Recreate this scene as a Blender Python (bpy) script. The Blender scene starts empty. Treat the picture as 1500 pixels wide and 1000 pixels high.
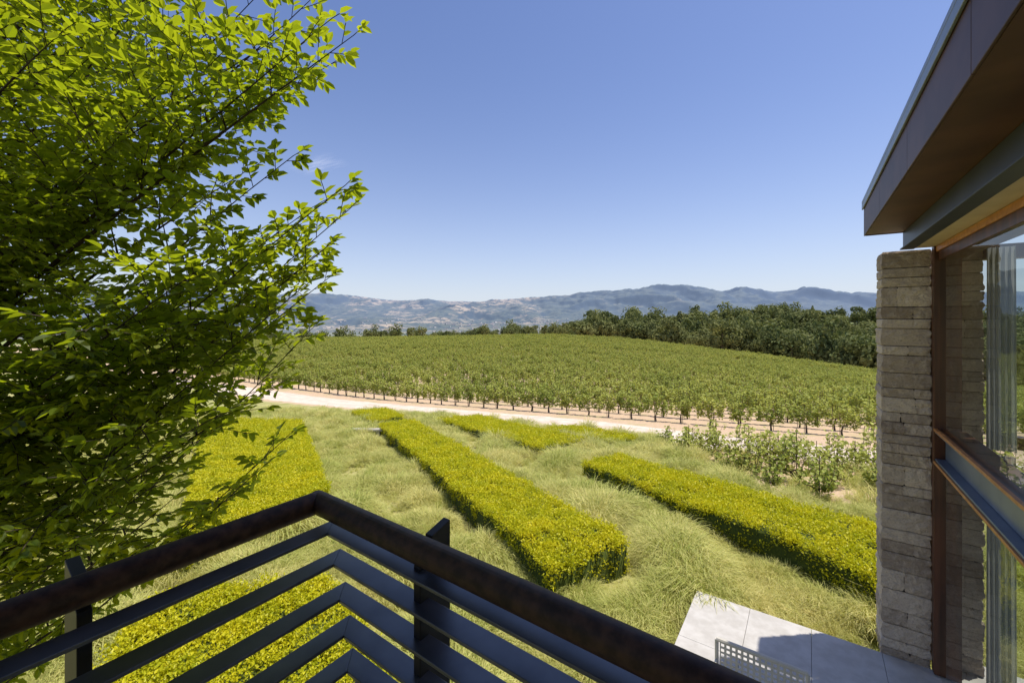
import bpy, bmesh, math, random
import numpy as np
from mathutils import Vector, Matrix, Euler, noise
random.seed(7); np.random.seed(7)
R=random.random
def U(a,b): return random.uniform(a,b)
sc=bpy.context.scene
sc.view_settings.view_transform='Standard'; sc.view_settings.look='None'; sc.view_settings.exposure=0
F=630.0; HV=467.0
# ------------------------------------------------------------------ camera
cam=bpy.data.cameras.new('camera'); camo=bpy.data.objects.new('camera',cam); sc.collection.objects.link(camo)
cam.sensor_width=36; cam.lens=36*F/1500; cam.shift_y=-(500-HV)/1500; cam.clip_start=0.05; cam.clip_end=60000
camo.location=(0,0,0); camo.rotation_euler=(math.radians(90),0,0); sc.camera=camo
# ------------------------------------------------------------------ light
sunv=Vector((.335,.03,1)).normalized()
L=bpy.data.lights.new('sun','SUN'); L.energy=5.0; L.angle=math.radians(.53); L.color=(1,.95,.86)
Lo=bpy.data.objects.new('sun',L); sc.collection.objects.link(Lo); Lo.rotation_euler=sunv.to_track_quat('Z','Y').to_euler()
w=bpy.data.worlds.new('World'); sc.world=w; w.use_nodes=True
nt=w.node_tree; bg=nt.nodes['Background']; sky=nt.nodes.new('ShaderNodeTexSky'); sky.sky_type='NISHITA'; sky.sun_disc=False
sky.sun_elevation=math.asin(sunv.z); sky.sun_rotation=math.atan2(sunv.x,sunv.y); sky.air_density=1.0; sky.dust_density=1.0; sky.ozone_density=4.5
tm=nt.nodes.new('ShaderNodeMix'); tm.data_type='RGBA'; tm.blend_type='MULTIPLY'; tm.inputs[0].default_value=1; tm.inputs[7].default_value=(.94,.94,1.14,1)
nt.links.new(sky.outputs[0],tm.inputs[6])
# low-altitude haze: brightens the sky towards the horizon in every direction
tc=nt.nodes.new('ShaderNodeTexCoord'); sp=nt.nodes.new('ShaderNodeSeparateXYZ'); nt.links.new(tc.outputs['Generated'],sp.inputs[0])
def wm(op,a,b):
    x=nt.nodes.new('ShaderNodeMath'); x.operation=op
    for i,v in enumerate((a,b)):
        if isinstance(v,bpy.types.NodeSocket): nt.links.new(v,x.inputs[i])
        else: x.inputs[i].default_value=v
    return x.outputs[0]
hzf=wm('MULTIPLY',wm('POWER',2.718,wm('MULTIPLY',wm('ABSOLUTE',sp.outputs[2],0),-6.0)),.9)
hm=nt.nodes.new('ShaderNodeMix'); hm.data_type='RGBA'; nt.links.new(hzf,hm.inputs[0]); nt.links.new(tm.outputs[2],hm.inputs[6]); hm.inputs[7].default_value=(5.9,6.4,7.0,1)
nt.links.new(hm.outputs[2],bg.inputs[0]); bg.inputs[1].default_value=.135
# ------------------------------------------------------------------ materials
class NB:
    def __init__(s,name):
        s.m=bpy.data.materials.new(name); s.m.use_nodes=True; s.t=s.m.node_tree; s.t.nodes.clear()
        s.out=s.t.nodes.new('ShaderNodeOutputMaterial')
    def n(s,typ,**k):
        x=s.t.nodes.new(typ)
        for a,b in k.items(): setattr(x,a,b)
        return x
    def l(s,a,b): s.t.links.new(a,b)
    def val(s,sock,v):
        if isinstance(v,bpy.types.NodeSocket): s.l(v,sock)
        else: sock.default_value=v
    def math(s,op,a,b=0.0,clamp=False):
        x=s.n('ShaderNodeMath',operation=op,use_clamp=clamp); s.val(x.inputs[0],a); s.val(x.inputs[1],b); return x.outputs[0]
    def mix(s,f,a,b):
        x=s.n('ShaderNodeMix',data_type='RGBA'); s.val(x.inputs[0],f)
        for so,v in ((x.inputs[6],a),(x.inputs[7],b)):
            if isinstance(v,tuple): so.default_value=(v[0],v[1],v[2],1)
            else: s.l(v,so)
        return x.outputs[2]
    def noise(s,vec,scale,detail=4,rough=.55):
        x=s.n('ShaderNodeTexNoise'); x.inputs['Scale'].default_value=scale; x.inputs['Detail'].default_value=detail; x.inputs['Roughness'].default_value=rough
        if vec is not None: s.l(vec,x.inputs['Vector'])
        return x.outputs['Fac']
    def step(s,v,a,b):
        x=s.n('ShaderNodeMapRange',interpolation_type='SMOOTHSTEP'); s.val(x.inputs[0],v); x.inputs[1].default_value=a; x.inputs[2].default_value=b; return x.outputs[0]
    def pos(s): return s.n('ShaderNodeNewGeometry').outputs['Position']
    def obj(s): return s.n('ShaderNodeTexCoord').outputs['Object']
    def princ(s,col,rough=.8,metal=0,spec=.3,bump=None,bstr=.3,bdist=.02):
        p=s.n('ShaderNodeBsdfPrincipled')
        if isinstance(col,tuple): p.inputs['Base Color'].default_value=(*col,1)
        else: s.l(col,p.inputs['Base Color'])
        s.val(p.inputs['Roughness'],rough); p.inputs['Metallic'].default_value=metal; p.inputs['Specular IOR Level'].default_value=spec
        if bump is not None:
            b=s.n('ShaderNodeBump'); b.inputs['Strength'].default_value=bstr; b.inputs['Distance'].default_value=bdist
            s.l(bump,b.inputs['Height']); s.l(b.outputs[0],p.inputs['Normal'])
        s.l(p.outputs[0],s.out.inputs[0]); return p
def simple(name,c1,c2,scale,rough=.7,metal=0,spec=.3,bs=.2,bd=.01,detail=6,stretch=None):
    b=NB(name); v=b.obj()
    if stretch:
        mp=b.n('ShaderNodeMapping'); mp.inputs['Scale'].default_value=stretch; b.l(v,mp.inputs[0]); v=mp.outputs[0]
    n=b.noise(v,scale,detail); f=b.step(n,.3,.7)
    b.princ(b.mix(f,c1,c2),rough,metal,spec,n,bs,bd); return b.m
def leafmat(name,c1,c2,t1,t2,tf=.4,spec=.25,rough=.5,nscale=1.5):
    b=NB(name); oi=b.n('ShaderNodeObjectInfo').outputs['Random']; n=b.noise(b.pos(),nscale,3)
    f=b.math('ADD',b.math('MULTIPLY',oi,.5),b.math('MULTIPLY',b.step(n,.3,.7),.5))
    g=b.n('ShaderNodeNewGeometry').outputs['Random Per Island']
    f=b.math('ADD',b.math('MULTIPLY',f,.6),b.math('MULTIPLY',g,.4))
    p=b.princ(b.mix(f,c1,c2),rough,0,spec)
    tr=b.n('ShaderNodeBsdfTranslucent'); b.l(b.mix(f,t1,t2),tr.inputs[0])
    ms=b.n('ShaderNodeMixShader'); ms.inputs[0].default_value=tf
    b.l(p.outputs[0],ms.inputs[1]); b.l(tr.outputs[0],ms.inputs[2]); b.l(ms.outputs[0],b.out.inputs[0]); return b.m
# ------------------------------------------------------------------ mesh utils
def mkobj(name,verts,faces,mat=None,parent=None,smooth=False,link=True):
    me=bpy.data.meshes.new(name); me.from_pydata([tuple(v) for v in verts] if not isinstance(verts,np.ndarray) else verts.tolist(),[],faces if not isinstance(faces,np.ndarray) else faces.tolist()); me.update()
    if mat:
        for m in (mat if isinstance(mat,(list,tuple)) else [mat]): me.materials.append(m)
    if smooth: me.polygons.foreach_set('use_smooth',[True]*len(me.polygons))
    o=bpy.data.objects.new(name,me)
    if link: sc.collection.objects.link(o)
    if parent: o.parent=parent
    return o
def empty(name):
    o=bpy.data.objects.new(name,None); sc.collection.objects.link(o); return o
class MB:
    def __init__(s): s.v=[]; s.f=[]; s.mi=[]
    def add(s,vs,fs,mi=0):
        o=len(s.v); s.v+= [tuple(v) for v in vs]; s.f+=[tuple(i+o for i in f) for f in fs]; s.mi+=[mi]*len(fs)
    def tube(s,pts,rad,n=6,mi=0,cap=False):
        o=len(s.v); a=None
        for i,p in enumerate(pts):
            d=(pts[min(i+1,len(pts)-1)]-pts[max(i-1,0)]).normalized()
            if a is None: a=d.orthogonal().normalized()
            a=(a-d*a.dot(d)); a= a.normalized() if a.length>1e-5 else d.orthogonal().normalized()
            b=d.cross(a)
            for k in range(n):
                t=2*math.pi*k/n; s.v.append(tuple(p+(a*math.cos(t)+b*math.sin(t))*rad[i]))
        for i in range(len(pts)-1):
            for k in range(n):
                s.f.append((o+i*n+k,o+i*n+(k+1)%n,o+(i+1)*n+(k+1)%n,o+(i+1)*n+k)); s.mi.append(mi)
        if cap:
            s.f.append(tuple(o+k for k in range(n))[::-1]); s.f.append(tuple(o+(len(pts)-1)*n+k for k in range(n))); s.mi+=[mi,mi]
    def obj(s,name,mats,parent=None,smooth=False,link=True):
        o=mkobj(name,s.v,s.f,mats,parent,smooth,link)
        o.data.polygons.foreach_set('material_index',s.mi); return o
def leaves_arr(base,dirv,nor,length,width,fold=.25,curl=.15):
    base=np.array(base);d=np.array(dirv);n=np.array(nor);Ln=np.array(length)[:,None];W=np.array(width)[:,None]
    d/=np.linalg.norm(d,axis=1)[:,None]+1e-9
    s=np.cross(d,n); s/=np.linalg.norm(s,axis=1)[:,None]+1e-9; n=np.cross(s,d)
    v=np.empty((len(base),6,3))
    v[:,0]=base
    v[:,1]=base+d*Ln*.3+s*W*.5+n*W*fold
    v[:,2]=base+d*Ln*.7+s*W*.42+n*(W*fold-Ln*curl*.4)
    v[:,3]=base+d*Ln-n*Ln*curl
    v[:,4]=base+d*Ln*.7-s*W*.42+n*(W*fold-Ln*curl*.4)
    v[:,5]=base+d*Ln*.3-s*W*.5+n*W*fold
    i=np.arange(len(base))[:,None]*6
    f=np.concatenate([i+np.array([[0,1,2,3]]),i+np.array([[0,3,4,5]])],axis=1).reshape(-1,4)
    return v.reshape(-1,3),f
def collection(name,objs):
    c=bpy.data.collections.new(name)
    for o in objs: c.objects.link(o)
    return c
def scatter(name,pts,rots,scl,coll,nvar,parent=None):
    me=bpy.data.meshes.new(name); me.from_pydata([tuple(p) for p in pts],[],[])
    a=me.attributes.new('rot','FLOAT_VECTOR','POINT'); a.data.foreach_set('vector',np.array(rots,dtype=np.float32).ravel())
    a=me.attributes.new('scl','FLOAT_VECTOR','POINT')
    s=np.array(scl,dtype=np.float32)
    if s.ndim==1: s=np.repeat(s[:,None],3,axis=1)
    a.data.foreach_set('vector',s.ravel())
    a=me.attributes.new('idx','INT','POINT'); a.data.foreach_set('value',np.random.randint(0,nvar,len(pts)).astype(np.int32))
    o=bpy.data.objects.new(name,me); sc.collection.objects.link(o)
    if parent: o.parent=parent
    ng=bpy.data.node_groups.new(name+'_gn','GeometryNodeTree')
    ng.interface.new_socket('Geometry',in_out='INPUT',socket_type='NodeSocketGeometry'); ng.interface.new_socket('Geometry',in_out='OUTPUT',socket_type='NodeSocketGeometry')
    N=ng.nodes.new; gi=N('NodeGroupInput'); go=N('NodeGroupOutput'); ip=N('GeometryNodeInstanceOnPoints'); ci=N('GeometryNodeCollectionInfo')
    ci.inputs['Collection'].default_value=coll; ci.inputs['Separate Children'].default_value=True; ci.inputs['Reset Children'].default_value=True
    def na(t,nm):
        x=N('GeometryNodeInputNamedAttribute'); x.data_type=t; x.inputs['Name'].default_value=nm; return x.outputs['Attribute']
    er=N('FunctionNodeEulerToRotation'); lk=ng.links.new
    lk(gi.outputs[0],ip.inputs['Points']); lk(ci.outputs[0],ip.inputs['Instance']); ip.inputs['Pick Instance'].default_value=True
    lk(na('INT','idx'),ip.inputs['Instance Index']); lk(na('FLOAT_VECTOR','rot'),er.inputs[0]); lk(er.outputs[0],ip.inputs['Rotation']); lk(na('FLOAT_VECTOR','scl'),ip.inputs['Scale'])
    lk(ip.outputs[0],go.inputs[0])
    md=o.modifiers.new('scatter','NODES'); md.node_group=ng
    return o
# ------------------------------------------------------------------ terrain
kx=[-5000,0,8,20,32,50,100,180,250,400,1200,20000]; kz=[-4.4,-4.4,-4.65,-6.1,-7.5,-9.3,-10.9,-11.8,-13,-16,-26,-26]
tx=np.arange(-20,1300,1.0); tz=np.interp(tx,kx,kz)
k=np.ones(9)/9; tz2=np.convolve(tz,k,mode='same'); tz2[:30]=tz[:30]; tz2[-10:]=tz[-10:]; tz=tz2.tolist()
def tab(y):
    y=min(max(y,-19),1270); i=int(y+20); f=y+20-i; return tz[i]*(1-f)+tz[i+1]*f
def lerpt(x,xs,ys):
    if x<=xs[0]: return ys[0]
    for i in range(1,len(xs)):
        if x<=xs[i]:
            f=(x-xs[i-1])/(xs[i]-xs[i-1]); return ys[i-1]*(1-f)+ys[i]*f
    return ys[-1]
ru=[-2000,300,360,450,530,590,640,700,760,850,900,960,1010,1080,1140,1200,1250,1285,1400,1600,4000]
rv=[432,433,435,439,434,438,438,443,439,434,434,428,425,425,429,427,431,434,428,432,436]
def sm(a,b,x):
    t=min(max((x-a)/(b-a),0),1); return t*t*(3-2*t)
def crest(m): return lerpt(m,[.05,.25,.45,.85,1.3],[250,225,175,112,90])
def zf(x,y):
    r=math.hypot(x,y); d=max(y,.55*r); m=x/max(y,.3*r+.01)
    z=tab(d)
    if x>0: z-=min(.0005*x*x,.05*x+2) if x<200 else 12
    t=max(0,d-crest(m))
    if t>0: z-=t*t/(t+60)*.11
    if z<-95: z=-95-15*(1-math.exp((z+95)/15))
    if 150<r<2500:
        z+=50*math.exp(-((x-450)**2/(2*210**2)+(y-430)**2/(2*120**2)))
        z+=27*math.exp(-((x-190)**2/(2*120**2)+(y-520)**2/(2*110**2)))
        z+=noise.noise(Vector((x/70,y/70,3)))*4*sm(300,500,r)
    if r>2500:
        u=750+F*m; el=(HV-lerpt(u,ru,rv))/F
        H=el*8000
        n1=noise.fractal(Vector((x/1500,y/1500,1.3)),1.0,2.1,6)
        rg=1-abs(noise.fractal(Vector((x/1800,y/1800,7.3)),.95,2.1,6))
        z+=(H+110)*sm(4600,7800,d)*(.71+.32*rg+.09*n1)*(1-.5*sm(8200,12000,d)) + 90*max(0,rg-.55+n1*.3)*sm(3600,4600,d)*(1-sm(7000,7800,d))*2
    return z
def sight(u,v,h=0.0):
    """point h above the ground on a line of sight (used once, for surveying positions)"""
    mx=(u-750)/F; k=(v-HV)/F
    y=1.5
    while y<400:
        if -k*y<=zf(mx*y,y)+h: break
        y+=.05+y*.004
    return Vector((mx*y,y,zf(mx*y,y)))
angs=list(np.radians(np.concatenate([np.arange(-180,-64,4),np.arange(-62,62,.2),np.arange(64,180,4)])))
rs=[0.5]
while rs[-1]<16000: rs.append(rs[-1]*(1.0+ (.03 if rs[-1]<3000 else .008))+.02)
V=[];Fc=[];na_=len(angs)
for r in rs:
    for a in angs:
        x=r*math.sin(a); y=r*math.cos(a); V.append((x,y,zf(x,y)))
for i in range(len(rs)-1):
    for j in range(na_):
        j2=(j+1)%na_; Fc.append((i*na_+j,i*na_+j2,(i+1)*na_+j2,(i+1)*na_+j))
V.append((0,0,zf(0,0))); c0=len(V)-1
for j in range(na_): Fc.append((c0,(j+1)%na_,j))
# ground material
b=NB('ground_material'); p=b.pos(); sx=b.n('ShaderNodeSeparateXYZ'); b.l(p,sx.inputs[0]); X,Y=sx.outputs[0],sx.outputs[1]
wv=b.math('ADD',b.math('MULTIPLY',X,.568),b.math('MULTIPLY',Y,.823))
ln=b.n('ShaderNodeVectorMath',operation='LENGTH'); b.l(p,ln.inputs[0]); rr=ln.outputs['Value']
nf=b.noise(p,6,6,.7); nm=b.noise(p,.6,5,.6)
lawn=b.mix(b.step(nm,.35,.65),(.24,.28,.06),(.48,.43,.18)); lawn=b.mix(b.step(nf,.35,.7),lawn,(.38,.33,.14))
soil=b.mix(b.step(nf,.3,.7),(.62,.46,.31),(.50,.35,.22)); soil=b.mix(b.math('MULTIPLY',b.step(nm,.5,.62),.4),soil,(.38,.36,.15))
edge=b.math('ADD',wv,b.math('MULTIPLY',b.math('SUBTRACT',nm,.5),5))
col=b.mix(b.step(edge,23.0,24.0),lawn,soil)
pl=b.math('MULTIPLY',b.step(edge,14.3,15.4),b.step(b.math('ADD',X,b.math('MULTIPLY',nm,2)),6.8,8.2)); col=b.mix(pl,col,soil)
n3=b.noise(p,.012,6,.6); scr=b.mix(b.step(n3,.45,.55),(.24,.28,.09),(.13,.17,.05)); scr=b.mix(b.step(b.noise(p,.03,5),.56,.66),scr,(.38,.34,.16))
col=b.mix(b.step(rr,270,330),col,scr)
n4=b.noise(p,.004,6,.65); val=b.mix(b.step(n4,.47,.53),(.08,.11,.05),(.30,.28,.16))
col=b.mix(b.step(rr,900,1400),col,val)
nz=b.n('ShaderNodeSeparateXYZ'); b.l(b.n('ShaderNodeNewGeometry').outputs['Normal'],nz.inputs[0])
n5=b.noise(p,.0016,9,.68); n6=b.noise(p,.0007,5,.6)
gold=b.math('MULTIPLY',b.step(n5,.47,.57),b.step(b.math('SUBTRACT',n6,b.math('MULTIPLY',X,.00008)),.38,.56))
hill=b.mix(gold,(.12,.135,.075),(.52,.40,.24)); hill=b.mix(b.step(b.noise(p,.010,5,.75),.46,.56),hill,(.06,.08,.05))
hill=b.mix(b.step(nz.outputs[2],.97,.87),hill,(.04,.06,.045))  # steep slopes darker: woodland, plus relief shading strengthened in the colour
col=b.mix(b.step(rr,3300,4200),col,hill)
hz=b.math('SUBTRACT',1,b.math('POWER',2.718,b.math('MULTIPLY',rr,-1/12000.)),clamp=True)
col=b.mix(hz,col,(.19,.25,.39))  # aerial haze painted into the base colour, stronger with distance
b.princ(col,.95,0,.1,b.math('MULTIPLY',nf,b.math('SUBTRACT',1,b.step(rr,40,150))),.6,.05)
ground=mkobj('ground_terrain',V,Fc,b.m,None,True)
# ------------------------------------------------------------------ dirt road
A=Vector((.568,.823,0)); B=Vector((.823,-.568,0))
b=NB('road_dirt'); p=b.pos(); n1=b.noise(p,1.2,8,.65); n2=b.noise(p,14,4,.6)
c_=b.mix(b.step(n1,.35,.65),(.74,.62,.50),(.58,.47,.37)); c_=b.mix(b.math('MULTIPLY',b.step(n2,.5,.7),.35),c_,(.44,.35,.25))
b.princ(c_,.95,0,.1,n2,.5,.03); roadm=b.m
def roadw(tt): return 27.5+.6*math.sin(tt*.06)+(-.00072*(tt+20)**2 if tt<-20 else 0)-3.0*sm(-15,0,tt)
V=[];Fc=[];nx=220;ny=14
for i in range(nx+1):
    tt=-95+150*i/nx; cw=roadw(tt)
    for j in range(ny+1):
        hw=2.45+.4*noise.noise(Vector((tt*.5,j//8,0)))
        p=A*(cw+(j/ny*2-1)*hw)+B*tt; V.append((p.x,p.y,zf(p.x,p.y)+.035-(.045 if j in(0,ny) else 0)))
for i in range(nx):
    for j in range(ny): q=i*(ny+1)+j; Fc.append((q,q+ny+1,q+ny+2,q+1))
mkobj('dirt_road',V,Fc,roadm,None,True)
# ------------------------------------------------------------------ foliage materials
M_vine=leafmat('vine_leaf',(.16,.23,.035),(.56,.56,.13),(.34,.44,.05),(.66,.66,.13),.3,.2,.55,.12)
M_bark=simple('bark',(.09,.065,.045),(.16,.12,.09),14,.9,0,.2,.5,.01,5,(1,1,.2))
M_hedge=leafmat('hedge_leaf',(.30,.36,.010),(.78,.68,.02),(.64,.67,.01),(.90,.78,.02),.34,.3,.45)
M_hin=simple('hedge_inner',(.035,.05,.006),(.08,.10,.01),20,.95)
M_grass=leafmat('grass_blade',(.30,.38,.06),(.86,.73,.32),(.46,.55,.08),(.86,.76,.30),.35,.15,.6,.5)
M_tree=leafmat('tree_leaf',(.035,.065,.010),(.085,.125,.016),(.42,.54,.010),(.70,.74,.02),.5,.3,.42)
M_oak=leafmat('oak_leaf',(.07,.105,.035),(.32,.31,.11),(.12,.16,.04),(.32,.33,.09),.22,.1,.7,.02)
# ------------------------------------------------------------------ vines
def vine(seed,nl,lw,hgt,wid,low=.75,nsh=13,ys=.34,droop=.16):
    random.seed(seed); mb=MB()
    pts=[Vector((0,0,-.1)),Vector((U(-.05,.05),U(-.05,.05),low*.5)),Vector((U(-.05,.05),U(-.05,.05),low))]
    mb.tube(pts,[.07,.055,.045],5)
    mb.tube([Vector((.12,0,-.1)),Vector((.12,0,hgt*.92))],[.022,.018],4)
    bs,ds,ns,ls=[],[],[],[]
    for c in (-1,1):
        mb.tube([pts[-1],pts[-1]+Vector((c*wid*.3,0,.1)),pts[-1]+Vector((c*wid*.6,0,.1))],[.03,.025,.015],4)
    sh=[]
    for i in range(nsh):
        o=Vector((U(-.9,.9)*wid,U(-.06,.06),low)); e=o+Vector((U(-.3,.3),U(-ys,ys),U(.3,1.0)*(hgt-low))); e2=e+Vector((U(-.2,.2),U(-ys,ys)*.9,U(-.5,.12)))
        sh.append((o,e,e2)); mb.tube([o,e,e2],[.008,.006,.003],3)
    for i in range(nl):
        o,e,e2=random.choice(sh); t=R()*1.4; q=o.lerp(e,t) if t<1 else e.lerp(e2,(t-1)/.4)
        q=q+Vector((U(-.12,.12),U(-.10,.10),U(-droop,.06))); bs.append(q)
        ds.append(Vector((U(-1,1),U(-1,1),U(-.7,.4)))); ns.append(Vector((U(-.7,.7),U(-.7,.7),1))); ls.append(lw*U(.7,1.25))
    v,f=leaves_arr(bs,ds,ns,ls,[x*1.0 for x in ls],.15)
    o=len(mb.v); mb.v+=v.tolist(); mb.f+=(f+o).tolist(); mb.mi+=[1]*len(f)
    return mb.obj('vine',[M_bark,M_vine],None,False,False)
Cv=collection('vine_plants',[vine(s,370,.15,2.05,.82,.66,18,.26,.2) for s in range(6)])
Cy=collection('young_vine_plants',[vine(s+20,290,.125,1.6,.6,.3,16,.45,.2) for s in range(4)])
random.seed(3)
pts=[];ro=[];sl=[]
row=32.0
while row<260:
    t=-240.
    while t<190:
        q=A*row+B*t; t+=1.8*U(.95,1.05)
        x,y=q.x+U(-.06,.06),q.y+U(-.06,.06)
        if y<8 or abs(x)>1.45*y+8 : continue
        if y>crest(x/y)+14: continue
        if R()<.03: continue
        vg=noise.noise(Vector((x/18,y/18,0)))
        pts.append((x,y,zf(x,y))); ro.append((0,0,math.atan2(B.y,B.x)+U(-.12,.12)+(math.pi if R()<.5 else 0))); s=U(.9,1.18)+.12*vg; sl.append((s,s,s*U(.85,1.12)))
    row+=3.05
scatter('vineyard_rows',pts,ro,sl,Cv,6)
pts=[];ro=[];sl=[]
for ri in range(4):
    t=-16.0
    while t<34:
        q=A*(15.4+ri*2.0+U(-.15,.15))+B*t; t+=1.15*U(.8,1.2)
        if q.x<6.7+U(0,1): continue
        if R()<.1: continue
        pts.append((q.x,q.y,zf(q.x,q.y))); ro.append((0,0,math.atan2(B.y,B.x)+U(-.3,.3))); s=U(.7,1.1); sl.append((s,s,s))
scatter('young_vines',pts,ro,sl,Cy,4)
# ------------------------------------------------------------------ hedges
def clump(seed,n=44,rad=.14,ls=.042):
    random.seed(seed); bs,ds,ns,l=[],[],[],[]
    for i in range(n):
        a=U(0,6.28); q=rad*math.sqrt(R()); bs.append((q*math.cos(a),q*math.sin(a),U(-.06,.05)))
        ds.append((U(-1,1),U(-1,1),U(-.1,1.3))); ns.append((U(-1,1),U(-1,1),.9)); l.append(ls*U(.7,1.3))
    v,f=leaves_arr(bs,ds,ns,l,[x*.62 for x in l],.2)
    return mkobj('hedge_clump',v,f,M_hedge,None,False,False)
Ch=collection('hedge_clumps',[clump(s) for s in range(6)])
def hedge(corners,h):
    fl,fr,nr,nl=[Vector((c.x,c.y,0)) for c in corners]
    mid=((fl-nl).length+(fr-nr).length)/2; N=max(2,int(mid/.25)); Wd=max(2,int(((fl-fr).length+(nl-nr).length)/2/.25))
    def base(a,c): return nl.lerp(fl,a).lerp(nr.lerp(fr,a),c)
    V=[];Fc=[];ins=.06
    def wob(x,y): return .06*noise.noise(Vector((x*.9,y*.9,0)))+.035*noise.noise(Vector((x*3,y*3,5)))
    for i in range(N+1):
        for j in range(Wd+1):
            q=base(i/N,j/Wd); z=zf(q.x,q.y); e=(i in(0,N)) or (j in(0,Wd)); V.append((q.x,q.y,z+h-ins-(.06 if e else 0)+wob(q.x,q.y)))
    for i in range(N):
        for j in range(Wd): q=i*(Wd+1)+j; Fc.append((q,q+1,q+Wd+2,q+Wd+1))
    ring=[i*(Wd+1) for i in range(N+1)]+[N*(Wd+1)+j for j in range(1,Wd+1)]+[i*(Wd+1)+Wd for i in range(N-1,-1,-1)]+[j for j in range(Wd-1,0,-1)]
    o=len(V)
    for r_ in ring: V.append((V[r_][0],V[r_][1],zf(V[r_][0],V[r_][1])-.1))
    for i in range(len(ring)): k2=(i+1)%len(ring); Fc.append((ring[i],ring[k2],o+k2,o+i))
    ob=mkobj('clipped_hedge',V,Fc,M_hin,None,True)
    pts=[];ro=[];sl=[]
    def put(q,z,n,sc_):
        pts.append((q.x,q.y,z)); e=(n.to_track_quat('Z','X').to_matrix()@Matrix.Rotation(U(0,6.28),3,'Z')).to_euler(); ro.append(tuple(e)); sl.append(sc_)
    DM=84
    def dens(q): return lerpt(q.length,[5,10,20,40],[84,64,30,17]),lerpt(q.length,[5,10,20,40],[.9,.97,1.3,1.7])
    area=mid*(((fl-fr).length+(nl-nr).length)/2)
    for i in range(int(area*DM)):
        a,c=R(),R(); q=base(a,c); dn,s=dens(q)
        if R()>dn/DM: continue
        put(q,zf(q.x,q.y)+h+wob(q.x,q.y)+U(-.035,.04),Vector((U(-.4,.4),U(-.4,.4),1)),s*U(.75,1.15))
    cen=(fl+fr+nl+nr)/4
    for p0,p1 in ((fl,nl),(nl,nr),(nr,fr),(fr,fl)):
        e=p1-p0; n=Vector((e.y,-e.x,0)).normalized()
        if n.dot(p0-cen)<0: n=-n
        for i in range(int(e.length*h*DM*.85)):
            q=p0.lerp(p1,R()); dn,s=dens(q)
            if R()>dn/DM: continue
            hh=R(); q2=q+n*(U(-.05,.02)+wob(q.x+hh*2,q.y)-(.04 if hh>.92 else 0)-.06*(1-hh)); put(q2,zf(q.x,q.y)+hh*h,(n+Vector((U(-.3,.3),U(-.3,.3),U(-.1,.4)))).normalized(),s*U(.8,1.1))
    scatter('leaves',pts,ro,sl,Ch,6,ob)
random.seed(11)
HP=[]
def hpx(pl,h):
    c=[sight(u,v,h) for u,v in pl]; HP.append(c); hedge(c,h)
hpx([(557,621),(604,615),(918,790),(806,832)],.66)
hpx([(855,678),(908,667),(1410,806),(1410,908)],.66)
hpx([(642,613),(700,608),(857,643),(790,655)],.55)
hpx([(800,626),(845,624),(935,640),(895,646)],.35)
hpx([(515,602),(566,599),(590,609),(546,616)],.6)
hpx([(300,612),(440,616),(479,716),(270,790)],.75)
hpx([(230,872),(485,842),(650,1090),(60,1090)],.6)
# ------------------------------------------------------------------ grass
def tuft(seed,n,h,spread):
    random.seed(seed); mb=MB()
    lean=Vector((U(-1,1),U(-1,1),0))*.35
    for i in range(n):
        a=U(0,6.28); o=Vector((math.cos(a),math.sin(a),0))*spread*R(); d=(Vector((math.cos(a),math.sin(a),0))*U(.2,1.0)+lean*2)
        hh=h*U(.5,1.15); wd=.0045*U(.7,1.4); s=Vector((-math.sin(a+U(-1,1)),math.cos(a),0))*wd
        p=[o,o+d*hh*.25+Vector((0,0,hh*.6)),o+d*hh*.65+Vector((0,0,hh*.9)),o+d*hh*1.1+Vector((0,0,hh*U(.5,.9)))]
        vs=[p[0]-s,p[0]+s,p[1]+s,p[1]-s,p[2]+s*.7,p[2]-s*.7,p[3]]
        mb.add(vs,[(0,1,2,3),(3,2,4,5),(5,4,6)])
    return mb.obj('grass_tuft',[M_grass],None,False,False)
Cg=collection('grass_tufts',[tuft(s,50,.36,.11) for s in range(6)])
random.seed(5)
def inhedge(x,y):
    for c in HP:
        s=0;ok=True
        for i in range(4):
            a,b_=c[i],c[(i+1)%4]; cr=(b_.x-a.x)*(y-a.y)-(b_.y-a.y)*(x-a.x)
            if s==0: s=1 if cr>0 else -1
            elif cr*s<0: ok=False;break
        if ok: return True
    return False
pts=[];ro=[];sl=[]
for i in range(200000):
    y=2.5+34*R()**1.6 ; x=U(-1.25,1.25)*(y+1)
    ww=A.x*x+A.y*y+2.2*(noise.noise(Vector((x*.4,y*.4,0))))
    if ww>24.0: continue
    if abs(A.x*x+A.y*y-roadw(B.x*x+B.y*y))<2.3: continue
    if x>7.4 and ww>14.9 and R()>.10: continue
    pr=min(1,(6.0/max(y,3))**.3)
    nn=noise.noise(Vector((x*.8,y*.8,2))); n2=noise.noise(Vector((x*.25,y*.25,9)))
    if R()>pr*(.42+.35*nn): continue
    if inhedge(x,y): continue
    tq=(Vector((x,y,0))-Vector((4.73,5.5,0))); t_=tq.dot(B); s_=-tq.dot(A)
    if t_>-2.35 and s_>-.1: continue
    if t_>-.2 and s_>-.9: continue
    s=max(.3,.82+1.1*nn+.5*n2)*lerpt(y,[5,15,30],[.9,1.15,1.5])
    a=noise.noise(Vector((x*.5,y*.5,20)))*7
    pts.append((x,y,zf(x,y)-.01)); ro.append((U(-.2,.2),U(-.2,.2),a+U(-.6,.6))); sl.append((s,s,s*U(.7,1.05)))
scatter('meadow_grass',pts,ro,sl,Cg,6)
c=sight(538,640)
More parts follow.
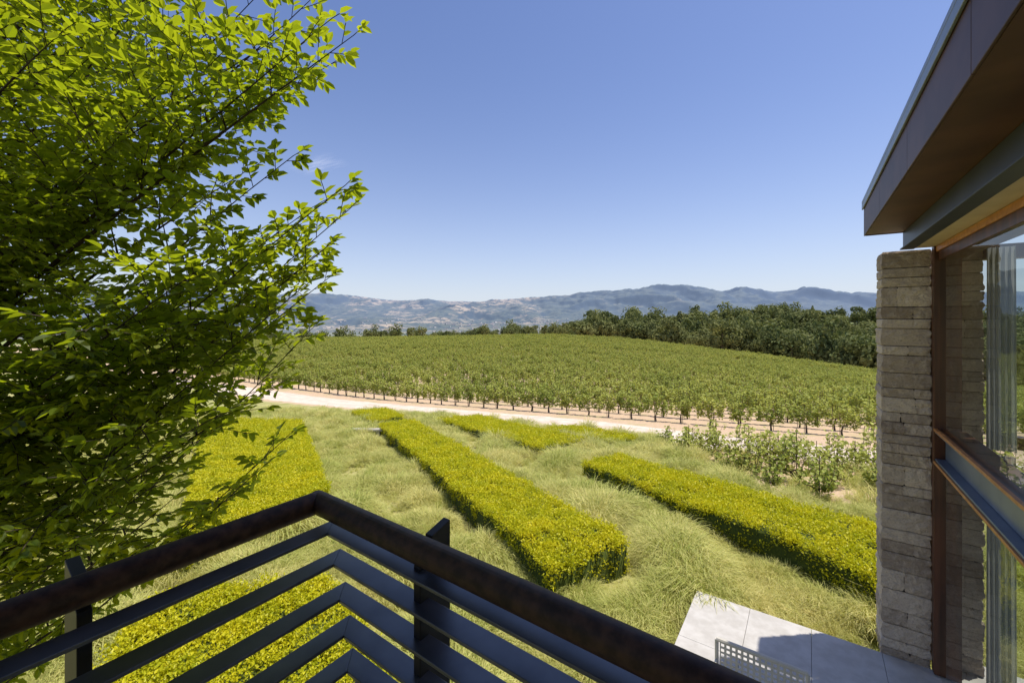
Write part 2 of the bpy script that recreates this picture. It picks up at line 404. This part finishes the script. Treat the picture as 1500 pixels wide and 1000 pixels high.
def fbox(mb,o,ax,ay,x0,x1,y0,y1,z0,z1,mi=0):
    vs=[]
    for z in(z0,z1):
        for (a,c_) in((x0,y0),(x1,y0),(x1,y1),(x0,y1)): q=o+ax*a+ay*c_; vs.append((q.x,q.y,z))
    mb.add(vs,[(3,2,1,0),(4,5,6,7),(0,1,5,4),(1,2,6,5),(2,3,7,6),(3,0,4,7)],mi)
def bevel(o,wd,seg=2):
    m=o.modifiers.new('bevel','BEVEL'); m.width=wd; m.segments=seg; m.limit_method='ANGLE'; return o
M_conc=simple('pale_stone',(.40,.37,.33),(.52,.49,.44),5,.8,0,.3,.15,.004)
mb=MB(); fbox(mb,Vector((c.x,c.y,0)),Vector((1,0,0)),Vector((0,1,0)),-.9,.9,-.22,.22,c.z+.34,c.z+.45)
for q in(-.65,.65): fbox(mb,Vector((c.x+q,c.y,0)),Vector((1,0,0)),Vector((0,1,0)),-.1,.1,-.2,.2,c.z-.05,c.z+.338)
bevel(mb.obj('stone_bench',[M_conc]),.01)
# ------------------------------------------------------------------ distant trees
def dtree(seed,kind):
    random.seed(seed); mb=MB(); bs,ds,ns,ls=[],[],[],[]
    mb.tube([Vector((0,0,-1)),Vector((.1,0,2)),Vector((0,.1,5))],[.4,.3,.15],5)
    if kind=='oak':
        hm=U(4.5,8.5); lob=[(Vector((U(-2.6,2.6),U(-2.6,2.6),U(2.4,hm))),U(1.0,2.4)) for _ in range(11)]
        for i in range(560):
            c,r=random.choice(lob); n=Vector((random.gauss(0,1),random.gauss(0,1),random.gauss(0,1))).normalized(); bs.append(c+n*r*U(.7,1.1)); ds.append(n.cross(Vector((R(),R(),R())))); ns.append(n+Vector((U(-.6,.6),U(-.6,.6),U(-.2,.8)))); ls.append(U(.5,1.1))
    else:
        mb.tube([Vector((0,0,0)),Vector((0,0,11.5))],[.35,.05],5)
        for i in range(520):
            t=R()**.8; z=1.2+10.8*t; r=(1-t)**.7*3.6*U(.4,1)+.15; a=U(0,6.28); q=Vector((math.cos(a),math.sin(a),0)); bs.append(q*r*.6+Vector((0,0,z))); ds.append(q+Vector((0,0,-.35))); ns.append(Vector((U(-.3,.3),U(-.3,.3),1))); ls.append(U(.7,1.4)*(1.1-t*.6))
    v,f=leaves_arr(bs,ds,ns,ls,[x*.8 for x in ls],.15); o=len(mb.v); mb.v+=v.tolist(); mb.f+=(f+o).tolist(); mb.mi+=[1]*len(f)
    return mb.obj('far_tree',[M_bark,M_oak],None,False,False)
Co=collection('oaks',[dtree(s,'oak') for s in range(8)]); Cc=collection('conifers',[dtree(s+50,'con') for s in range(3)])
random.seed(9)
pts=[];ro=[];sl=[]
def addt(x,y,s): pts.append((x,y,zf(x,y)-.3)); ro.append((0,0,U(0,6.28))); q=s*U(.6,1.4); sl.append((q,q,q*U(.85,1.25)))
for i in range(1300):
    m=U(-.9,1.25); y=crest(m)+U(26,130); x=m*y
    if m<.12 and noise.noise(Vector((x/25,y/40,0)))<-.02: continue
    addt(x,y,1.2 if m>.15 else .8)
for i in range(5400):
    x=U(-100,900); y=U(230,720)
    if x/y<.14 or x/y>1.5 or y<crest(x/y)+60: continue
    if noise.noise(Vector((x/60,y/60,8)))<-.1 : continue
    addt(x,y,U(.9,1.8))
for i in range(3400):
    y=U(700,3200); x=U(-1.3,1.3)*y
    if noise.noise(Vector((x/250,y/250,4)))<.0: continue
    addt(x,y,U(1,1.7))
scatter('distant_oak_woodland',pts,ro,sl,Co,8)
pts=[];ro=[];sl=[]
for i in range(24):
    y=U(245,285); x=y*U(.335,.45); addt(x,y,1.35)
for i in range(40):
    y=U(300,520); x=y*U(.4,1.0); addt(x,y,1.1)
scatter('distant_conifers',pts,ro,sl,Cc,3)
M_town=simple('town_walls',(.6,.58,.55),(.75,.73,.7),.01,.9)
M_troof=simple('town_roofs',(.25,.2,.18),(.4,.35,.33),.01,.9)
mb=MB()
for i in range(700):
    y=U(2400,5200); x=y*random.choice([U(-.45,.2),U(.35,.75),U(-.15,.3)]); z=zf(x,y); a=U(0,3.14); ax=Vector((math.cos(a),math.sin(a),0)); ay=Vector((-ax.y,ax.x,0)); l,w_,h=U(14,44),U(9,18),U(6,11)
    o=Vector((x,y,0)); fbox(mb,o,ax,ay,-l/2,l/2,-w_/2,w_/2,z-3,z+h,0)
    q=[o+ax*a_+ay*b_ for a_,b_ in((-l/2,-w_/2),(l/2,-w_/2),(l/2,w_/2),(-l/2,w_/2),(-l/2,0),(l/2,0))]
    vs=[(k_.x,k_.y,z+h+(.1 if n_<4 else 3)) for n_,k_ in enumerate(q)]
    mb.add(vs,[(0,1,5,4),(2,3,4,5),(1,2,5),(3,0,4)],1)
mb.obj('distant_town',[M_town,M_troof])
# ------------------------------------------------------------------ thin cloud
b=NB('cirrus'); g=b.n('ShaderNodeTexCoord').outputs['UV']; mp=b.n('ShaderNodeMapping'); mp.inputs['Scale'].default_value=(1.2,4,1); b.l(g,mp.inputs[0])
n=b.noise(mp.outputs[0],2.0,7,.6); sx=b.n('ShaderNodeSeparateXYZ'); b.l(g,sx.inputs[0])
def hump(s_): return b.math('MULTIPLY',b.math('MULTIPLY',s_,b.math('SUBTRACT',1,s_)),4)
al=b.math('MULTIPLY',b.math('MULTIPLY',b.step(n,.32,.75),b.math('POWER',hump(sx.outputs[0]),1.3)),b.math('MULTIPLY',b.math('POWER',hump(sx.outputs[1]),1.8),.3))
df=b.n('ShaderNodeBsdfDiffuse'); df.inputs[0].default_value=(.9,.9,.9,1); tl=b.n('ShaderNodeBsdfTranslucent'); tl.inputs[0].default_value=(.9,.9,.9,1); ad=b.n('ShaderNodeMixShader'); ad.inputs[0].default_value=.6; b.l(df.outputs[0],ad.inputs[1]); b.l(tl.outputs[0],ad.inputs[2])
tp=b.n('ShaderNodeBsdfTransparent'); ms=b.n('ShaderNodeMixShader'); b.l(al,ms.inputs[0]); b.l(tp.outputs[0],ms.inputs[1]); b.l(ad.outputs[0],ms.inputs[2]); b.l(ms.outputs[0],b.out.inputs[0])
for (x0,y0,z0,dx,dy,ex,ey) in ((-5100,11200,4000,900,-500,120,600),):
    o=mkobj('cirrus_cloud',[(x0-dx-ex,y0-dy-ey,z0),(x0+dx-ex,y0+dy-ey,z0),(x0+dx+ex,y0+dy+ey,z0),(x0-dx+ex,y0-dy+ey,z0)],[(0,1,2,3)],b.m)
    uv=o.data.uv_layers.new()
    for i_,c2 in enumerate(((0,0),(1,0),(1,1),(0,1))): uv.data[i_].uv=c2
# ------------------------------------------------------------------ near tree
random.seed(21)
def P(u,v,Yd): return Vector(((u-750)/F*Yd,Yd,(HV-v)/F*Yd))
poly=[(-350,-200),(370,-200),(450,-60),(515,38),(505,90),(455,112),(400,155),(438,228),(370,255),(300,335),(380,335),(455,300),(515,265),(518,312),(480,362),(488,410),(435,435),(465,485),(418,565),(430,645),(385,695),(275,775),(175,812),(0,855),(-350,900)]
def inpoly(u,v):
    c=False;n=len(poly)
    for i in range(n):
        x1,y1=poly[i];x2,y2=poly[(i+1)%n]
        if (y1>v)!=(y2>v) and u<(x2-x1)*(v-y1)/(y2-y1)+x1: c=not c
    return c
def inside(q):
    if q.y<1.2: return False
    return inpoly(750+F*q.x/q.y, HV-F*q.z/q.y)
bb=MB(); LB,LD,LN,LL=[],[],[],[]
TX,TY=-4.6,2.9
def bez(a,b_,c,n):
    return [a*(1-t)**2+b_*2*t*(1-t)+c*t*t for t in [i/n for i in range(n+1)]]
def twig(o,d,ln,up):
    s=d.cross(up).normalized(); p=o.copy(); pts=[p.copy()]; dd=d.copy()
    if not inside(o+d*ln*.9): ln*=.5
    n=max(3,int(ln/.036))
    for i in range(n):
        dd=(dd+Vector((U(-.1,.1),U(-.1,.1),-.02+U(-.08,.08)))).normalized(); p=p+dd*(ln/n); pts.append(p.copy())
        sd=1 if i%2 else -1
        for _ in range(1 if R()<.7 else 2):
            LB.append(p+Vector((U(-.006,.006),U(-.006,.006),U(-.006,.006)))); LD.append(dd*.75+s*sd*U(.6,1.1)+Vector((U(-.25,.25),U(-.25,.25),U(-.4,.15)))); LN.append(up+Vector((U(-.45,.45),U(-.45,.45),U(-.2,.2)))); LL.append(U(.045,.083))
            sd=-sd
    LB.append(p);LD.append(dd);LN.append(up+Vector((U(-.3,.3),U(-.3,.3),0)));LL.append(U(.05,.08))
    bb.tube(pts[::2]+([pts[-1]] if len(pts)%2==0 else []),[.0022]*(len(pts[::2])+(1 if len(pts)%2==0 else 0)),3)
def branch(pts,r0,r1,start,sub):
    n=len(pts); bb.tube(pts,[r0+(r1-r0)*(i/(n-1))**.7 for i in range(n)],6 if r0>.012 else 4)
    Ltot=sum((pts[i+1]-pts[i]).length for i in range(n-1))
    step=.08; k_=0; t=start
    while t<1:
        f=t*(n-1); i=min(int(f),n-2); q=pts[i].lerp(pts[i+1],f-i); d=(pts[i+1]-pts[i]).normalized()
        up=(Vector((0,0,1))+Vector((U(-.5,.5),U(-.5,.5),0))).normalized(); s=d.cross(up).normalized(); up2=s.cross(d)
        sd=1 if k_%2 else -1; k_+=1
        td=(d*U(.45,.9)+s*sd*U(.5,1.0)+up2*U(-.3,.35)).normalized()
        ln=U(.22,.42)*(1-.5*t)
        if not inside(q): ln=min(ln,.13)
        twig(q,td,ln,up2)
        if sub and k_%4==2 and t<.9:
            e=q+td*U(.5,1.0)*(1.1-t)+Vector((0,0,U(-.1,.15)))
            for _ in range(5):
                if inside(e): break
                e=q.lerp(e,.65)
            branch(bez(q,q.lerp(e,.5)+Vector((0,0,.06)),e,6),r0*(1-t)*.5+.003,.0015,.12,False)
        t+=step/Ltot
    twig(pts[-1],(pts[-1]-pts[-2]).normalized(),.12,Vector((0,0,1)))
tips=[(518,52,2.3),(500,85,2.6),(448,108,2.4),(430,228,2.3),(455,0,2.7),(400,-30,2.4),(505,272,2.2),(510,308,2.35),(478,362,2.3),(480,408,2.5),(430,432,2.2),(456,482,2.5),(412,560,2.4),(422,638,2.5),(380,688,2.3),(330,735,2.5),(270,768,2.3),(170,808,2.3),(60,845,2.2),(385,150,2.8),(365,248,2.8),(455,305,2.6),(300,640,2.1),(240,700,2.0),(470,40,2.2),(440,395,2.3),(420,350,2.5),(400,60,2.3)]
while len(tips)<108:
    u,v=U(-200,510),U(-180,850)
    if inpoly(u+20,v) and (v<400 or R()<.3): tips.append((u,v,U(1.9,4.6)))
for i,(u,v,yd) in enumerate(tips):
    T=P(u,v,yd); hd=math.hypot(T.x-TX,T.y-TY)
    z0=min(max(T.z-U(.5,.85)*hd,-3.6),3.2)
    o=Vector((TX,TY,z0)); c_=o.lerp(T,.5)+Vector((U(-.25,.25),U(-.25,.25),U(-.3,.25)))
    branch(bez(o,c_,T,14),.03 if i%4==0 else .013,.002,.36 if hd>1.5 else .25,True)
tr=[Vector((TX-.1,TY,zf(TX,TY)-.3)),Vector((TX,TY,-3.5)),Vector((TX+.04,TY,-1.5)),Vector((TX-.03,TY+.03,.6)),Vector((TX,TY,2.2)),Vector((TX+.05,TY,3.6))]
bb.tube(tr,[.17,.13,.11,.08,.05,.02],10)
v,f=leaves_arr(LB,LD,LN,LL,[x*.5 for x in LL],.18,.12)
o=len(bb.v); bb.v+=v.tolist(); bb.f+=(f+o).tolist(); bb.mi+=[1]*len(f)
M_tbark=simple('tree_bark',(.03,.022,.016),(.07,.05,.035),20,.85)
bb.obj('hornbeam_tree',[M_tbark,M_tree])
# ------------------------------------------------------------------ house
P0=Vector((4.73,5.5,0)); mA=-A
house=empty('modern_stone_house')
def hb(name,mat,t0,t1,s0,s1,z0,z1,par=house,bv=.004):
    mb=MB(); fbox(mb,P0,B,mA,min(t0,t1),max(t0,t1),min(s0,s1),max(s0,s1),z0,z1)
    mb.f=[tuple(reversed(q)) for q in mb.f] if B.cross(mA).z<0 else mb.f
    o=mb.obj(name,[mat],par)
    if bv: bevel(o,bv)
    return o
def pane(name,mat,ta,sa,tb,sb,z0,z1):
    a=P0+B*ta+mA*sa; c=P0+B*tb+mA*sb
    mkobj(name,[(a.x,a.y,z0),(c.x,c.y,z0),(c.x,c.y,z1),(a.x,a.y,z1)],[(0,1,2,3)],mat,house)
bn=NB('split_face_stone'); po=bn.obj(); n1=bn.noise(po,11,9,.7); n2=bn.noise(po,50,5,.65); rnd=bn.n('ShaderNodeNewGeometry').outputs['Random Per Island']
c_=bn.mix(rnd,(.42,.32,.235),(.82,.67,.51)); c_=bn.mix(bn.math('MULTIPLY',bn.step(n1,.45,.68),.5),c_,(.84,.70,.54)); c_=bn.mix(bn.math('MULTIPLY',bn.step(n2,.5,.7),.5),c_,(.28,.21,.15))
bn.princ(c_,.9,0,.2,bn.math('ADD',bn.math('MULTIPLY',n1,.8),bn.math('MULTIPLY',n2,.3)),1.0,.06); M_stone=bn.m
M_steel=simple('painted_steel',(.16,.19,.23),(.22,.25,.29),3,.4,.3,.5,.03,.002)
M_beam=simple('edge_beam_steel',(.03,.037,.048),(.045,.052,.065),3,.45,.1,.4,.03,.002)
M_dsteel=simple('dark_brown_soffit',(.075,.028,.013),(.12,.048,.024),3,.5,.1,.4,.05,.003)
M_wood=simple('dark_wood',(.05,.018,.008),(.13,.045,.018),12,.4,0,.5,.15,.002,6,(1,1,.08))
M_owood=simple('cedar_trim',(.42,.16,.045),(.58,.26,.08),12,.45,0,.5,.1,.002)
M_tan=simple('soffit_plaster',(.55,.42,.26),(.62,.48,.30),4,.8)
M_fascia=simple('bronze_fascia',(.06,.026,.015),(.105,.048,.029),2.5,.5,0,.3,.06,.004)
M_slab=simple('terrace_stone',(.46,.43,.385),(.56,.53,.485),6,.75,0,.3,.1,.003)
M_void=simple('joint_mortar',(.045,.037,.03),(.08,.065,.05),20,.95)
def stonewall(name,t0,t1,s0,s1,z0,z1):
    mb=MB(); z=z0
    while z<z1-.03:
        h=random.choice([.12,.15,.19,.22,.25])
        if z+h>z1-.07: h=z1-z
        out=[t0]
        if R()<.6: out.append(t0+(t1-t0)*U(.3,.7))
        ts=out+[t1]
        for i in range(len(ts)-1):
            fr=s1-U(.0,.012); bk=s0+U(0,.010)
            tl=ts[i]+(U(-.003,.007) if i==0 else .004); tr_=ts[i+1]-(U(-.002,.006) if i==len(ts)-2 else .004)
            bm=bmesh.new(); bmesh.ops.create_cube(bm,size=1)
            bmesh.ops.subdivide_edges(bm,edges=bm.edges[:],cuts=8,use_grid_fill=True)
            for v_ in bm.verts:
                x=tl+(v_.co.x+.5)*(tr_-tl); y=bk+(v_.co.y+.5)*(fr-bk); zz=z+.004+(v_.co.z+.5)*(h-.008)
                q=P0+B*x+mA*y; nn=noise.noise(Vector((q.x*16,q.y*16,zz*16)))+.6*noise.noise(Vector((q.x*34,q.y*34,zz*34)))
                ed=abs(v_.co.z)>.49
                dx=(1 if v_.co.x>.49 else -1 if v_.co.x<-.49 else 0); dy=(1 if v_.co.y>.49 else -1 if v_.co.y<-.49 else 0)
                am=.014*nn+(-.003 if ed else .006)
                q=q+B*dx*am+mA*dy*am; v_.co=Vector((q.x,q.y,zz))
            bm.verts.ensure_lookup_table(); mb.add([v_.co.copy() for v_ in bm.verts],[[v_.index for v_ in f_.verts] for f_ in bm.faces]); bm.free()
        z+=h
    o=mb.obj(name,[M_stone],house)
    hb(name+'_core',M_void,t0+.022,t1-.022,s0+.022,s1-.022,z0,z1-.01)
    return o
random.seed(4)
stonewall('stone_pillar',0,.455,-.5,0,-4.32,.856)
stonewall('stone_wall_inner',.49,.93,-.42,-.14,-4.24,.86)
hb('timber_post',M_wood,.462,.70,.0,.12,-4.24,.868)
hb('spandrel_web',M_steel,.56,.60,.122,9,-1.66,-1.36); hb('spandrel_top_flange',M_steel,.47,.74,.124,9,-1.358,-1.335)
hb('spandrel_bottom_flange',M_steel,.47,.74,.124,9,-1.688,-1.664)
hb('sill_trim_top',M_owood,.455,.49,.124,9,-1.333,-1.30); hb('sill_board',M_wood,.492,.74,.124,9,-1.333,-1.312); hb('sill_trim_bottom',M_owood,.455,.49,.124,9,-1.722,-1.69)
hb('window_head',M_wood,.50,.70,.122,9,.70,.868); hb('window_head_trim',M_owood,.48,.499,.122,9,.80,.868)
hb('soffit_panel',M_tan,.305,.80,.0,9,.872,.90)
hb('edge_beam',M_beam,.20,.30,.002,9,.88,1.083); hb('edge_beam_flange',M_beam,.17,.303,.0,9,.862,.878)
hb('roof_soffit',M_dsteel,-.16,.9,.01,9,1.086,1.12)
hb('roof_slab',M_fascia,-.165,8,.012,9.5,1.122,1.49,bv=0)
for i in range(7): hb('fascia_panel',M_fascia,-.18,-.167,.0+i*1.5+.004,(i+1)*1.5,1.075,1.44)
for i in range(6): hb('fascia_end',M_fascia,-.165+i*1.4,-.165+(i+1)*1.4-.005,.0,.01,1.075,1.44)
hb('roof_edge_flashing',M_steel,-.20,8,-.012,9.5,1.492,1.53); hb('roof_edge_drip',M_steel,-.20,-.183,-.012,9.5,1.42,1.49)
bg_=NB('window_glass'); gl=bg_.n('ShaderNodeBsdfGlossy'); gl.inputs['Roughness'].default_value=.0; gl.inputs[0].default_value=(.9,.95,.95,1)
tp=bg_.n('ShaderNodeBsdfTransparent'); tp.inputs[0].default_value=(.74,.79,.78,1); lw=bg_.n('ShaderNodeLayerWeight'); lw.inputs['Blend'].default_value=.5
fc=bg_.math('ADD',.03,bg_.math('MULTIPLY',bg_.math('POWER',lw.outputs['Facing'],5),.6))
ms=bg_.n('ShaderNodeMixShader'); bg_.l(fc,ms.inputs[0]); bg_.l(tp.outputs[0],ms.inputs[1]); bg_.l(gl.outputs[0],ms.inputs[2]); bg_.l(ms.outputs[0],bg_.out.inputs[0]); M_glass=bg_.m
pane('glass_upper',M_glass,.514,.122,.514,9,-1.311,.699); pane('glass_lower',M_glass,.514,.122,.514,9,-4.24,-1.689)
pane('far_glass',M_glass,1.2,-.2,5.9,-.2,-4.24,.86); hb('far_window_head',M_wood,.93,6,-.28,-.1,.70,.868); hb('far_mid_rail',M_wood,1.2,6,-.26,-.12,-1.5,-1.36)
for q in(2.6,4.3): hb('far_mullion',M_wood,q,q+.08,-.26,-.12,-4.2,.699)
hb('interior_floor',M_conc,.62,6,-.4,9,-4.3,-4.245); hb('side_wall_base',M_tan,6.0,6.2,-.4,9,-4.3,-3.6); hb('ceiling',M_tan,.92,6,.0,9,1.0,1.08)
for q in range(6): hb('side_mullion',M_wood,6.0,6.1,q*1.7,q*1.7+.1,-3.6,1.0)
M_curt=leafmat('sheer_curtain',(.42,.42,.38),(.50,.50,.46),(.44,.44,.40),(.50,.50,.47),.5,.1,.9)
def curtain(name,t0,t1,s,z0,z1):
    V=[];Fc=[];n=110
    for k_,z in enumerate((z0,(z0+z1)/2,z1)):
        for i in range(n+1):
            t=t0+(t1-t0)*i/n; ss=s+.028*math.sin(i/n*(t1-t0)/.042*2*math.pi+.5*k_+1.2*math.sin(i*.05))+.01*math.sin(i*1.1); q=P0+B*t+mA*ss; V.append((q.x,q.y,z))
    for k_ in range(2):
        for i in range(n): a=k_*(n+1)+i; Fc.append((a,a+1,a+n+2,a+n+1))
    mkobj(name,V,Fc,M_curt,house,True)
curtain('curtain_upper',.915,1.15,.02,-1.5,.82); curtain('curtain_lower',.915,1.15,.02,-4.2,-1.55)
ter=empty('stone_terrace')
for i in range(4):
    for j in range(8):
        t0=-2.22+i*.74; s0=j*1.15
        hb('paving_slab',M_slab,t0+.002,t0+.738,s0+.002,s0+1.148,-4.34,-4.26+.0005*((i+j)%3),ter,.004)
hb('terrace_base',M_conc,-2.19,.74,.03,9.1,-5.2,-4.342,ter)
M_white=simple('beige_powdercoat',(.56,.52,.44),(.62,.58,.50),5,.4,0,.4)
bench=empty('perforated_garden_chair')
cp=Vector((2.18,4.58,0))
def perf(name,o,ax,ay,wd,ht,nx_,ny_):
    mb=MB(); dx,dy=wd/nx_,ht/ny_; r=.29
    for i in range(nx_):
        for j in range(ny_):
            c=[o+ax*(i+a_)*dx+ay*(j+b_)*dy for a_,b_ in((0,0),(1,0),(1,1),(0,1))]; q=[o+ax*(i+.5+a_*r)*dx+ay*(j+.5+b_*r)*dy for a_,b_ in((-1,-1),(1,-1),(1,1),(-1,1))]
            mb.add(c+q,[(0,1,5,4),(1,2,6,5),(2,3,7,6),(3,0,4,7)])
    ob=mb.obj(name,[M_white],bench); m=ob.modifiers.new('s','SOLIDIFY'); m.thickness=.004
zt=-3.40
perf('backrest',cp+Vector((0,0,zt-.44))+B*.03,B,Vector((0,0,1)),.74,.42,14,8)
perf('seat',cp+Vector((0,0,-3.85))-A*.02+B*.03,B,-A,.74,.5,14,10)
def rod(name,a,b_,r=.014):
    mb=MB(); mb.tube([a,b_],[r,r],8,0,True); mb.obj(name,[M_white],bench,False)
for q in(0,.8):
    c=cp+B*q
    rod('back_post',c+Vector((0,0,-4.26)),c+Vector((0,0,zt)),.02); rod('front_leg',c-A*.52+Vector((0,0,-4.26)),c-A*.52+Vector((0,0,-3.62)),.016); rod('arm',c+Vector((0,0,-3.62)),c-A*.52+Vector((0,0,-3.62)),.016); rod('seat_side',c+Vector((0,0,-3.86)),c-A*.52+Vector((0,0,-3.86)))
rod('back_top',cp+Vector((0,0,zt)),cp+B*.8+Vector((0,0,zt)),.022); rod('back_bottom',cp+Vector((0,0,zt-.45)),cp+B*.8+Vector((0,0,zt-.45))); rod('seat_front',cp-A*.52+Vector((0,0,-3.86)),cp-A*.52+B*.8+Vector((0,0,-3.86)))
# ------------------------------------------------------------------ balcony + railing
bal=empty('balcony')
hb('balcony_floor',M_slab,-1.85,.44,6.5,9,-1.75,-1.55,bal); hb('added_shade_canopy',M_dsteel,-2.3,-.21,5.95,9.5,1.56,1.75,bal)  # canopy: unseen slab added overhead to keep sun off the railing
hb('house_wall_behind',M_tan,-2.2,.4,9.05,9.4,-4.3,1.55,bal)
hb('shade_canopy_column',M_dsteel,-2.2,-2.1,8.9,9.0,-1.55,1.56,bal)  # support for the added shade slab
rail=empty('balcony_railing')
C=Vector((-.53,1.175,0)); B2=Vector((.806,-.592,0)).normalized()
M_rail=simple('rail_wood',(.022,.010,.006),(.075,.036,.019),40,.6,0,.3,.35,.002,8,(1,1,1))
M_bar=simple('railing_steel',(.10,.105,.115),(.15,.155,.165),8,.38,.6,.5,.08,.001)
M_blk=simple('post_steel',(.018,.017,.017),(.035,.033,.032),8,.5,.3,.4)
zr=-.5
a=C+Vector((0,0,zr))
mb=MB(); mb.tube([a-A*2.6,a-A*.02,a],[.029]*3,24,0,True); mb.obj('handrail_left',[M_rail],rail,True)
mb=MB(); mb.tube([a-B2*.012,a+B2*2.35],[.029,.027],24,0,True); mb.obj('handrail_right',[M_rail],rail,True)
ks=[.0625,.091,.1156,.1357,.15,.165,.18,.19]; zs=[-.555,-.625,-.705,-.785,-.865,-.945,-1.03,-1.12]
for kk,z in zip(ks,zs):
    c=C+B2*kk; hw=.027; th=.008
    for nm,d in(('bar_left',-A),('bar_right',B2)):
        Ln=2.6 if nm=='bar_left' else 2.2
        ii=c+(-A+B2)*hw; oo=c+(A-B2)*hw
        vs=[ii,oo,oo+d*(Ln+hw),ii+d*(Ln-hw)]
        vs=[Vector((q.x,q.y,z)) for q in vs]+[Vector((q.x,q.y,z+th)) for q in vs]
        m2=MB(); m2.add(vs,[(0,1,2,3),(7,6,5,4),(0,4,5,1),(1,5,6,2),(2,6,7,3),(3,7,4,0)]); o=m2.obj(nm,[M_bar],rail); bevel(o,.0015,2)
        bm=bmesh.new(); bm.from_mesh(o.data); bmesh.ops.recalc_face_normals(bm,faces=bm.faces); bm.to_mesh(o.data); bm.free()
def post(o,din,dal):
    mb=MB()
    prof=[(.0,-1.62),(.095,-1.62),(.095,-.47),(.035,-.485),(.035,-.525),(.0,-.54)]
    n=len(prof); vs=[]
    for w_ in(-.011,.011):
        for d_,z in prof: q=o+din*d_+dal*w_; vs.append((q.x,q.y,z))
    mb.add(vs,[tuple(range(n)),tuple(range(2*n-1,n-1,-1))]+[(i,(i+1)%n,n+(i+1)%n,n+i) for i in range(n)])
    ob=mb.obj('post',[M_blk],rail); bm=bmesh.new(); bm.from_mesh(ob.data); bmesh.ops.recalc_face_normals(bm,faces=bm.faces); bm.to_mesh(ob.data); bm.free(); bevel(ob,.002)
post(C+B2*.40,A,B2); post(C+B2*1.5,A,B2); post(C-A*.46,-B,A); post(C-A*1.5,-B,A)
